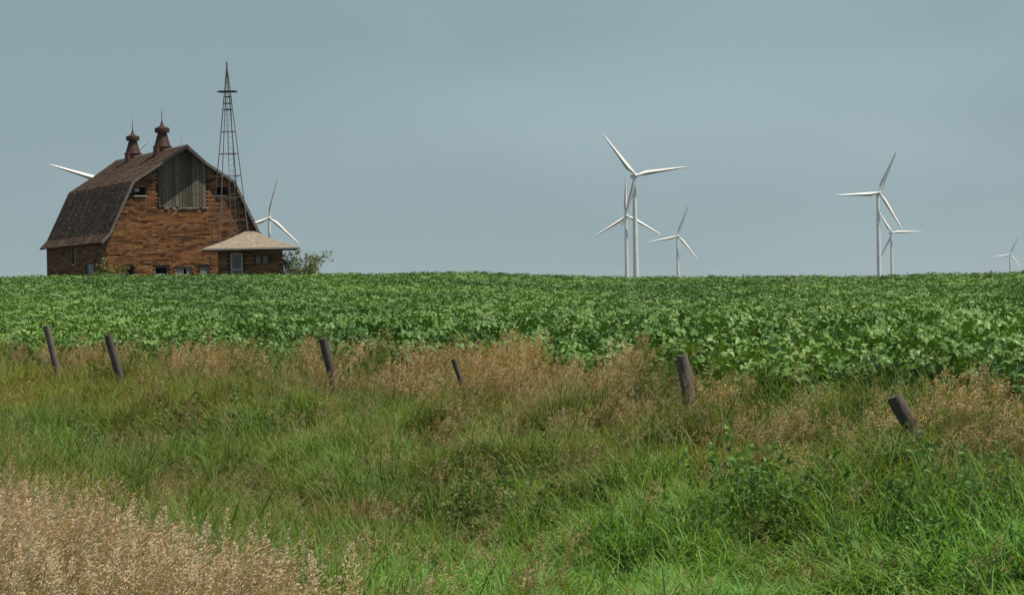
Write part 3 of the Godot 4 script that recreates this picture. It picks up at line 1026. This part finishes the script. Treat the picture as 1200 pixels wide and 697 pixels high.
func build_trees() -> void:
	var p := from_pixel(352, 325, 171.0)
	var g := land(p.x, 171.0)
	shrub("young_tree", "sparse pale green young tree standing beside the pump house", "tree", at(p.x, g, 171.0), 3.5, 2.95, 10, 2300, 0.15, Color(0.20, 0.25, 0.105))
	p = from_pixel(366, 325, 169.5)
	shrub("leafy_sapling", "low leafy sapling in front of the sparse young tree", "sapling", at(p.x, land(p.x, 169.5), 169.5), 1.5, 1.9, 5, 380, 0.15, Color(0.21, 0.27, 0.085))
	p = from_pixel(130, 325, 176.3)
	shrub("corner_shrub", "green and yellowish shrub growing at the barn's front corner", "shrub", at(p.x, land(p.x, 176.3), 176.3), 2.3, 2.35, 11, 2600, 0.14, Color(0.19, 0.20, 0.05))
	p = from_pixel(163, 325, 178.3)
	shrub("low_weed", "low weedy growth under the barn's first stable window", "weed", at(p.x, land(p.x, 178.3), 178.3), 1.3, 1.25, 6, 420, 0.12, Color(0.15, 0.18, 0.05))
	# tall weeds that stick out of the crop along the crest
	for e in [[480.0, 0.98, 149.0, "single tall weed poking out of the crop between the barn and the turbines"], [1163.0, 1.35, 151.0, "dark bushy weed poking above the crop near the tiny faraway turbine"], [776.0, 1.02, 148.0, "thin tall weed rising from the crop near the group of three turbines"]]:
		var q := from_pixel(e[0], 325, e[2])
		shrub("tall_weed", e[3], "weed", at(q.x, land(q.x, e[2]), e[2]), 0.55, e[1], 5, 160, 0.12, Color(0.05, 0.075, 0.022), "weeds above the crop")

# ---------------------------------------------------------------- fence posts
func build_posts() -> void:
	# pixel of the top, depth, lean to the left in degrees, radius, colour, label
	var L := [
		[Vector2(53.5, 382), 48.4, 14.0, 0.070, 0.9, "leaning grey wooden post at the far end of the fence row"],
		[Vector2(126, 393), 44.7, 15.0, 0.072, 0.65, "dark grey leaning wooden fence post with an open gap beside it"],
		[Vector2(378, 397.5), 35.5, 12.5, 0.060, 0.55, "dark wooden fence post beside a gap in the dry grass"],
		[Vector2(531, 421), 31.4, 19.0, 0.034, 0.6, "thin brown leaning stake half sunk in dry grass"],
		[Vector2(798.5, 417), 26.3, 9.0, 0.068, 0.85, "split flat-topped wooden fence post against the soybeans"],
		[Vector2(1048, 465), 22.8, 25.0, 0.070, 0.60, "strongly tilted dark wooden fence post, the most slanted of the row"],
	]
	for e in L:
		var top := from_pixel(e[0].x, e[0].y, e[1])
		var lean := deg_to_rad(e[2])
		var g := EYE + land(top.x, e[1])
		var h := top.y - g
		var foot := Vector3(top.x + tan(lean) * h, 0, top.z)
		foot.y = EYE + land(foot.x, e[1])
		var axis := (top - foot)
		var m := MB.new()
		var list := []
		var n := 12
		var rr: float = e[3]
		var wob := []
		for j in n: wob.append(rng.randf_range(0.86, 1.1))
		wob[3] = 0.80   # a long drying split
		wob[8] = 0.86
		var x := axis.normalized().cross(Vector3(0, 0, 1)).normalized()
		var z := x.cross(axis.normalized())
		for k in 9:
			var t := -0.15 + 1.15 * k / 8.0
			var ring := PackedVector3Array()
			for j in n:
				var a := TAU * j / n
				var r: float = rr * wob[j] * (1.0 + 0.05 * sin(k * 2.1 + j)) * (0.93 if k == 8 else 1.0)
				ring.push_back(axis * t + (x * cos(a) + z * sin(a)) * r + (axis.normalized() * 0.007 * sin(j * 1.7) if k == 8 else Vector3.ZERO))
			list.append(ring)
		var kk: float = e[4]
		m.rings(list, Color(0.29 * kk, 0.25 * kk, 0.225 * kk))
		var o := obj("fence_post", m, M.post)
		o.position = foot
		tag(o, e[5], "fence post", "old fence posts")

# ---------------------------------------------------------------- plants as masses
func scatter(called: String, mesh: Mesh, xf: Array[Transform3D], cols: PackedColorArray, parent: Node) -> void:
	if xf.is_empty(): return
	var mm := MultiMesh.new()
	mm.transform_format = MultiMesh.TRANSFORM_3D
	mm.use_colors = true
	mm.mesh = mesh
	mm.instance_count = xf.size()
	for i in xf.size():
		mm.set_instance_transform(i, xf[i])
		mm.set_instance_color(i, cols[i])
	var o := MultiMeshInstance3D.new()
	o.name = called
	o.multimesh = mm
	o.set_meta("kind", "stuff")
	parent.add_child(o, true)

func soy_leaflet(m: MB, c: Vector3, dirv: Vector3, nrm: Vector3, l: float, w: float, col: Color) -> void:
	var side := dirv.cross(nrm).normalized()
	var up := side.cross(dirv).normalized()
	var fold := 0.16 * w
	var tip := c + dirv * l - up * l * 0.16
	var mid := c + dirv * l * 0.45 + up * l * 0.02
	for s in [-1.0, 1.0]:
		var e1: Vector3 = c + dirv * l * 0.20 + side * s * w * 0.40 + up * fold
		var e2: Vector3 = c + dirv * l * 0.52 + side * s * w * 0.47 + up * fold * 0.8 - up * l * 0.03
		var e3: Vector3 = c + dirv * l * 0.82 + side * s * w * 0.22 - up * l * 0.08
		m.tri(c, e1, mid, col); m.tri(mid, e1, e2, col); m.tri(mid, e2, e3, col); m.tri(mid, e3, tip, col)

func soy_plant() -> ArrayMesh:
	var m := MB.new()
	var stem_col := Color(0.9, 1.0, 0.6)
	m.tube(PackedVector3Array([Vector3(0, -0.05, 0), Vector3(0.02, 0.35, 0.01), Vector3(0.0, 0.62, 0.02)]), PackedFloat32Array([0.006, 0.005, 0.003]), 4, stem_col)
	for i in 22:
		var t := (i + rng.randf()) / 22.0
		var az := rng.randf() * TAU
		var start := Vector3(0, 0.12 + 0.5 * t, 0)
		var out := rng.randf_range(0.10, 0.30) * (1.15 - 0.45 * t)
		var lift := rng.randf_range(0.02, 0.16)
		var tip := start + Vector3(cos(az) * out, lift, sin(az) * out)
		var pd := (tip - start).normalized()
		var sd := pd.cross(Vector3.UP).normalized() * 0.003
		m.tri(start - sd, start + sd, tip, stem_col)
		var nrm := (Vector3(cos(az), 0, sin(az)) * rng.randf_range(-0.2, 0.9) + Vector3.UP * 0.85 + rand_dir() * 0.7).normalized()
		var fwd := Vector3(cos(az), -0.15, sin(az))
		fwd = (fwd - nrm * fwd.dot(nrm)).normalized()
		var size := rng.randf_range(0.062, 0.105)
		var k := rng.randf_range(0.6, 1.4)
		var yel := rng.randf_range(0.85, 1.3)
		for q in [[0.0, 1.0], [1.35, 0.92], [-1.35, 0.92]]:
			var dv := fwd.rotated(nrm, q[0] + rng.randf_range(-0.15, 0.15))
			soy_leaflet(m, tip + dv * 0.01, dv, (nrm + rand_dir() * 0.22).normalized(), size * q[1], size * q[1] * 0.74, Color(k * yel, k, k * 0.95))
	return m.mesh(M.soy)

func build_soybeans() -> void:
	var crop := Node3D.new()
	crop.name = "soybean_crop"
	add_child(crop)
	tag(crop, "dense green soybean crop covering the rising field", "soybeans", "", "stuff")
	var kinds: Array[ArrayMesh] = []
	var lists: Array = []
	var colors: Array = []
	for i in 5:
		kinds.append(soy_plant())
		var e: Array[Transform3D] = []
		lists.append(e)
		colors.append(PackedColorArray())
	# drilled rows that follow the fence line; thinner far away, where the plants hide one another
	var p := 14.6
	while p < 130.0:
		var s := 4.0
		while s < 175.0:
			var q := strip_xd(s + rng.randf_range(-0.09, 0.09), p + rng.randf_range(-0.06, 0.06))
			var step := 0.24
			if q.y > 18.0 and q.y < 157.0:
				var rel := land(q.x, q.y)
				var px := seen(q.x, rel + 0.6, q.y)
				step = 0.22 if q.y < 60.0 else (0.30 if q.y < 110.0 else 0.24)
				if px.x > -45.0 and px.x < 1245.0:
					var k := rng.randi() % 5
					var edge := smoothstep(14.7, 16.0, p)
					var hgt := 1.0 + 0.16 * clump.get_noise_2d(q.x * 0.5, q.y * 0.5) + 0.10 * tone.get_noise_2d(q.x * 0.5, q.y * 0.5)
					hgt *= lerpf(0.86, 1.0, edge) * rng.randf_range(0.9, 1.12)
					var bas := Basis(Vector3.UP, rng.randf() * TAU).scaled(Vector3(1.05, hgt * 1.08, 1.05))
					bas = Basis(Vector3(1, 0, 0), rng.randf_range(-0.12, 0.12)) * Basis(Vector3(0, 0, 1), rng.randf_range(-0.14, 0.14)) * bas
					lists[k].append(Transform3D(bas, at(q.x, rel, q.y)))
					var c := tone.get_noise_2d(q.x * 0.45 + 90.0, q.y * 0.45)
					var b := 1.0 + 0.55 * c + rng.randf_range(-0.12, 0.12)
					colors[k].push_back(Color(0.128 * b * (1.0 + 0.2 * c), 0.250 * b, 0.054 * b))
			elif q.y > 157.0:
				break
			s += step
		p += 0.42
	for i in 5: scatter("soybean_plant", kinds[i], lists[i], colors[i], crop)

# ---------------------------------------------------------------- grass
func blade(m: MB, base: Vector3, az: float, l: float, w: float, lean: float, bend: float, col: Color, seg := 4) -> Vector3:
	var out := Vector3(cos(az), 0, sin(az))
	var tw := rng.randf_range(-0.9, 0.9)
	var side := Vector3(-sin(az), 0, cos(az)).rotated(Vector3.UP, tw)
	var p := base
	var pl := base - side * w * 0.4
	var pr := base + side * w * 0.4
	for k in seg:
		var t := (k + 1.0) / seg
		var a := lean + bend * t * t
		p += (out * sin(a) + Vector3.UP * cos(a)) * l / seg
		var ww := w * 0.5 * (1.0 - pow(t, 2.2)) + (0.0 if k == seg - 1 else 0.0004)
		if k == seg - 1:
			m.tri(pl, pr, p, col)
		else:
			var nl := p - side * ww
			var nr := p + side * ww
			m.tri(pl, pr, nr, col); m.tri(pl, nr, nl, col)
			pl = nl; pr = nr
	return p

func tint(spread: float) -> Color:
	var k := rng.randf_range(1.0 - spread * 1.4, 1.0 + spread * 1.4)
	var y := rng.randf_range(-0.12, 0.22)
	return Color(k * (1.0 + y), k, k * (1.0 - y * 0.4))

func tuft_meadow() -> ArrayMesh:
	var m := MB.new()
	for i in 28:
		var az := rng.randf() * TAU
		var r := 0.13 * sqrt(rng.randf())
		var col := tint(0.3)
		blade(m, Vector3(cos(az * 3.0) * r, -0.03, sin(az * 3.0) * r), az, rng.randf_range(0.22, 0.62), rng.randf_range(0.007, 0.015), rng.randf_range(0.05, 0.6), rng.randf_range(0.5, 2.3), col)
	return m.mesh(M.grass)

func tuft_lush() -> ArrayMesh:
	var m := MB.new()
	for i in 20:
		var az := rng.randf() * TAU
		var r := 0.12 * sqrt(rng.randf())
		blade(m, Vector3(cos(az * 5.0) * r, -0.03, sin(az * 5.0) * r), az, rng.randf_range(0.24, 0.50), rng.randf_range(0.010, 0.017), rng.randf_range(0.1, 0.6), rng.randf_range(0.7, 2.2), tint(0.28))
	return m.mesh(M.grass)

func tuft_dead() -> ArrayMesh:
	var m := MB.new()
	for i in 26:
		var az := rng.randf() * TAU
		var r := 0.16 * sqrt(rng.randf())
		blade(m, Vector3(cos(az * 5.0) * r, -0.02, sin(az * 5.0) * r), az, rng.randf_range(0.2, 0.5), rng.randf_range(0.005, 0.009), rng.randf_range(0.2, 0.9), rng.randf_range(0.3, 1.5), tint(0.35), 3)
	return m.mesh(M.dry)

# stems that end in a drooping panicle
func tuft_seed(count: int, fineness: float) -> ArrayMesh:
	var m := MB.new()
	for i in 13:
		var az := rng.randf_range(-1.1, 1.1) if rng.randf() < 0.7 else rng.randf() * TAU
		var r := 0.15 * sqrt(rng.randf())
		var col := tint(0.25)
		var base := Vector3(cos(az * 7.0 + i) * r, -0.03, sin(az * 7.0 + i) * r)
		var l := rng.randf_range(0.62, 0.98)
		var lean := rng.randf_range(0.0, 0.16)
		var bend := rng.randf_range(0.05, 0.35)
		var tip := blade(m, base, az, l, 0.0048, lean, bend, Color(col.r * 0.8, col.g * 0.85, col.b * 0.75), 4)
		var a := lean + bend
		var dirv := Vector3(cos(az) * sin(a), cos(a), sin(az) * sin(a))
		var head := rng.randf_range(0.10, 0.19)
		for j in count:
			var t := rng.randf()
			var c := tip - dirv * head * (1.0 - t) + dirv * 0.03
			var o := rand_dir()
			o.y = absf(o.y) * 0.4
			c += o * 0.032 * (1.1 - t)
			var dv := (dirv * 0.8 + Vector3(cos(az), -0.6, sin(az)) * 0.6 + o * 0.5).normalized()
			leaf_quad(m, c, dv, rand_dir(), rng.randf_range(0.022, 0.038) * fineness, 0.0085 * fineness, col * rng.randf_range(0.8, 1.25))
	# a few dry leaves low down
	for i in 7:
		var az := rng.randf() * TAU
		blade(m, Vector3(cos(az) * 0.08, -0.02, sin(az) * 0.08), az, rng.randf_range(0.25, 0.5), 0.007, 0.25, 1.2, tint(0.3) * 0.8, 3)
	return m.mesh(M.dry)

func tuft_weed() -> ArrayMesh:
	var m := MB.new()
	for i in 5:
		var az := rng.randf() * TAU
		var l := rng.randf_range(0.3, 0.6)
		var base := Vector3(cos(az * 3.0) * 0.1, -0.02, sin(az * 3.0) * 0.1)
		var lean := rng.randf_range(0.05, 0.5)
		var top := blade(m, base, az, l, 0.007, lean, 0.2, Color(0.9, 0.8, 0.8), 3)
		for j in 34:
			var c := base.lerp(top, rng.randf_range(0.15, 1.0))
			var dv := (rand_dir() + Vector3(0, 0.25, 0)).normalized()
			leaf_quad(m, c, dv, rand_dir(), rng.randf_range(0.03, 0.065), 0.022, tint(0.3))
	return m.mesh(M.grass)

# patches along the ditch: s, p, radius along, radius across, kind, strength
const PATCHES := [
	# lush bright green in the ditch bottom
	[14.8, 9.8, 4.2, 1.9, "lush", 1.0], [13.0, 8.6, 5.0, 1.8, "lush", 1.0], [19.2, 9.2, 2.6, 1.2, "lush", 0.85], [16.0, 7.4, 3.6, 1.3, "lush", 0.9], [19.0, 11.2, 1.8, 0.7, "lush", 0.7], [42.0, 12.3, 2.2, 0.5, "lush", 0.7],
	# coarse, dense, taller growth
	[17.0, 12.1, 1.5, 0.75, "coarse", 1.0], [15.7, 11.5, 1.0, 0.6, "coarse", 1.0], [22.4, 10.2, 0.9, 0.35, "coarse", 0.9], [35.2, 10.0, 1.2, 0.35, "coarse", 0.9], [32.7, 11.3, 1.4, 0.35, "coarse", 0.8], [18.2, 10.85, 0.6, 0.25, "coarse", 0.8], [38.0, 13.9, 1.6, 0.5, "coarse", 0.7], [25.0, 13.5, 0.5, 0.4, "coarse", 0.7], [43.5, 13.2, 1.2, 0.4, "coarse", 0.7],
	# brown dead litter
	[35.0, 10.6, 1.6, 0.4, "dead", 0.9], [30.0, 9.5, 1.6, 0.5, "dead", 0.7], [23.3, 9.6, 0.9, 0.4, "dead", 0.9], [24.8, 13.1, 0.8, 0.4, "dead", 0.9], [15.6, 12.3, 1.0, 0.5, "dead", 0.7], [37.5, 12.2, 1.2, 0.4, "dead", 0.6], [21.0, 8.6, 1.3, 0.5, "dead", 0.5],
	# olive, yellowing
	[45.0, 12.6, 6.0, 1.3, "olive", 1.0], [37.0, 12.0, 4.0, 1.0, "olive", 0.6], [27.0, 7.0, 5.0, 1.6, "olive", 0.7], [20.0, 11.9, 1.2, 0.5, "olive", 0.8],
	# pale straw mixed in
	[26.5, 13.2, 3.0, 0.9, "straw", 1.0], [33.0, 13.1, 3.0, 0.8, "straw", 0.8], [21.5, 12.6, 2.2, 0.8, "straw", 0.7], [24.0, 11.6, 3.0, 0.6, "straw", 0.35], [16.5, 13.0, 2.0, 0.7, "straw", 0.7], [39.5, 12.4, 1.0, 0.5, "straw", 0.6],
]

func patch(s: float, p: float) -> Dictionary:
	var o := {"lush": 0.0, "coarse": 0.0, "dead": 0.0, "olive": 0.0, "straw": 0.0}
	var ws := s + 0.8 * tone.get_noise_2d(s * 3.0, p * 6.0)
	var wp := p + 0.5 * tone.get_noise_2d(s * 3.0 + 50.0, p * 6.0)
	for e in PATCHES:
		var r := Vector2((ws - e[0]) / e[2], (wp - e[1]) / e[3]).length()
		if r < 1.35:
			o[e[4]] = maxf(o[e[4]], e[5] * (1.0 - smoothstep(0.55, 1.35, r)))
	return o

func build_grass() -> void:
	var sets := {}
	for k in [["meadow", 4], ["lush", 3], ["dead", 3], ["seed", 4], ["fine", 3], ["weed", 3]]:
		var list := []
		for i in k[1]:
			var mesh: ArrayMesh
			match k[0]:
				"meadow": mesh = tuft_meadow()
				"lush": mesh = tuft_lush()
				"dead": mesh = tuft_dead()
				"seed": mesh = tuft_seed(22, 1.0)
				"fine": mesh = tuft_seed(52, 0.55)
				"weed": mesh = tuft_weed()
			var e: Array[Transform3D] = []
			list.append([mesh, e, PackedColorArray()])
		sets[k[0]] = list
	var add := func(kind: String, x: float, d: float, size: Vector3, col: Color, wind: float) -> void:
		var list: Array = sets[kind]
		var e: Array = list[rng.randi() % list.size()]
		var bas := Basis(Vector3.UP, rng.randf() * TAU if kind != "seed" and kind != "fine" else rng.randf_range(-0.8, 0.8)).scaled(size)
		bas = Basis(Vector3(0, 0, 1), wind) * Basis(Vector3(1, 0, 0), rng.randf_range(-0.12, 0.16)) * bas
		e[1].append(Transform3D(bas, at(x, land(x, d), d)))
		e[2].push_back(col)
	var cell := 0.115
	var p := 1.8
	while p < 16.2:
		var s := 2.0
		while s < 64.0:
			var q := strip_xd(s + rng.randf() * cell, p + rng.randf() * cell)
			s += cell
			if q.y < 5.0: continue
			var rel := land(q.x, q.y)
			var px := seen(q.x, rel + 0.4, q.y)
			if px.x < -70.0 or px.x > 1270.0 or px.y > 800.0: continue
			var ss := strip_s(q.x, q.y)
			var pp := strip_p(q.x, q.y)
			if pp > 15.3 and rng.randf() < 0.75: continue
			if q.y > 34.0 and rng.randf() < 0.35: continue
			var w := patch(ss, pp)
			var c1 := clump.get_noise_2d(q.x, q.y)
			var c2 := tone.get_noise_2d(q.x * 2.2, q.y * 2.2)
			var size := lerpf(0.5, 1.35, smoothstep(-0.28, 0.3, c1)) * rng.randf_range(0.8, 1.2)
			var wind := -rng.randf_range(-0.10, 0.28)
			# near shoulder: tall seeding grass
			var brow := minf(3.1 + (ss - 8.6) * 0.23, 3.9) + 0.45 * c2
			# thick seeding growth on the near shoulder
			var near := smoothstep(brow + 0.25, brow - 0.15, pp) * smoothstep(brow - 1.25, brow - 0.75, pp) * smoothstep(7.6, 9.2, ss + 1.5 * c2)
			if near > 0.0:
				if rng.randf() < 0.40 * near:
					var k := rng.randf_range(0.8, 1.2)
					add.call("fine", q.x, q.y, Vector3(1, rng.randf_range(0.78, 0.98), 1), Color(0.60 * k, 0.47 * k, 0.325 * k), wind * 0.7)
			# dry fringe along the fence, thin where the photograph shows gaps
			var gapy := 1.0
			gapy *= 1.0 - 0.75 * exp(-pow((ss - 37.3) / 1.1, 2.0)) - 0.65 * smoothstep(41.5, 44.0, ss)
			gapy *= 1.0 - 0.7 * exp(-pow((ss - 24.7) / 0.7, 2.0))
			gapy *= clampf(0.6 + 2.0 * c2, 0.08, 1.25)
			var fringe := smoothstep(12.6, 13.5, pp) * smoothstep(14.7, 14.0, pp) * gapy * lerpf(0.55, 1.0, smoothstep(21.0, 27.0, ss))
			if rng.randf() < 0.42 * fringe:
				var k := rng.randf_range(0.75, 1.2)
				var rusty := rng.randf() < 0.35
				add.call("seed", q.x, q.y, Vector3(1, rng.randf_range(0.72, 1.0) * lerpf(0.62, 0.97, smoothstep(20.0, 28.0, ss)), 1), Color(0.56 * k, (0.37 if rusty else 0.44) * k, (0.20 if rusty else 0.26) * k), wind * 0.6)
				if rng.randf() < 0.5: continue
			if rng.randf() < 0.16 * w.straw or rng.randf() < 0.02 * (1.0 - 0.8 * w.lush):
				var k := rng.randf_range(0.8, 1.15)
				add.call("seed", q.x, q.y, Vector3(0.9, rng.randf_range(0.5, 0.8), 0.9), Color(0.42 * k, 0.33 * k, 0.19 * k), wind)
			var low: float = 1.0 + 0.35 * w.coarse
			# keep the growth in front of the posts low enough that they show
			if pp > 11.6 and pp < 13.4: low = 0.7 if ss < 21.0 else 1.0
			var b := 1.0 + 0.35 * c2 + rng.randf_range(-0.15, 0.15)
			var green := Color(0.205, 0.300, 0.088)
			green = green.lerp(Color(0.22, 0.40, 0.105), w.lush)
			green = green.lerp(Color(0.28, 0.29, 0.07), w.olive * 0.8)
			green = green.lerp(Color(0.27, 0.26, 0.11), w.straw * 0.5)
			green = Color(green.r * b * (1.0 - 0.15 * c1), green.g * b, green.b * b)
			if rng.randf() < 0.85 * w.dead or rng.randf() < 0.15 * (1.0 - 0.85 * w.lush):
				var k := rng.randf_range(0.7, 1.2)
				add.call("dead", q.x, q.y, Vector3(1, rng.randf_range(0.7, 1.1), 1), Color(0.30 * k, 0.20 * k, 0.105 * k), wind)
			elif rng.randf() < 0.38 * w.coarse or (pp > 14.4 and rng.randf() < 0.5):
				add.call("weed", q.x, q.y, Vector3.ONE * rng.randf_range(0.7, 1.2) * low, Color(green.r * 0.8, green.g * 0.85, green.b), wind)
				if rng.randf() < w.coarse: add.call("meadow", q.x, q.y, Vector3(1.1, size, 1.1), green, wind)
			elif rng.randf() < w.lush * 0.9:
				add.call("lush", q.x, q.y, Vector3(1, size * 0.95, 1) * rng.randf_range(0.85, 1.1), green, wind)
			else:
				add.call("meadow", q.x, q.y, Vector3(1.05, size * low, 1.05), green, wind)
		p += cell
	var what := {
		"meadow": ["roadside_grass", "tangled green grass covering the ditch bank before the fence", "grass"],
		"lush": ["lush_grass", "bright lush green grass in the bottom of the ditch", "grass"],
		"dead": ["dead_grass", "brown flattened dead grass in patches on the ditch bank", "grass"],
		"seed": ["dry_seed_grass", "tall tan seeding grass along the fence line", "grass"],
		"fine": ["seeding_brome", "fine tan seeding grass massed on the near roadside shoulder", "grass"],
		"weed": ["broadleaf_ground_cover", "dark broadleaf weeds among the grass near the fence", "weeds"],
	}
	for k in sets:
		var o := Node3D.new()
		o.name = what[k][0]
		add_child(o)
		tag(o, what[k][1], what[k][2], "", "stuff")
		for e in sets[k]:
			scatter(what[k][0] + "_tuft", e[0], e[1], e[2], o)
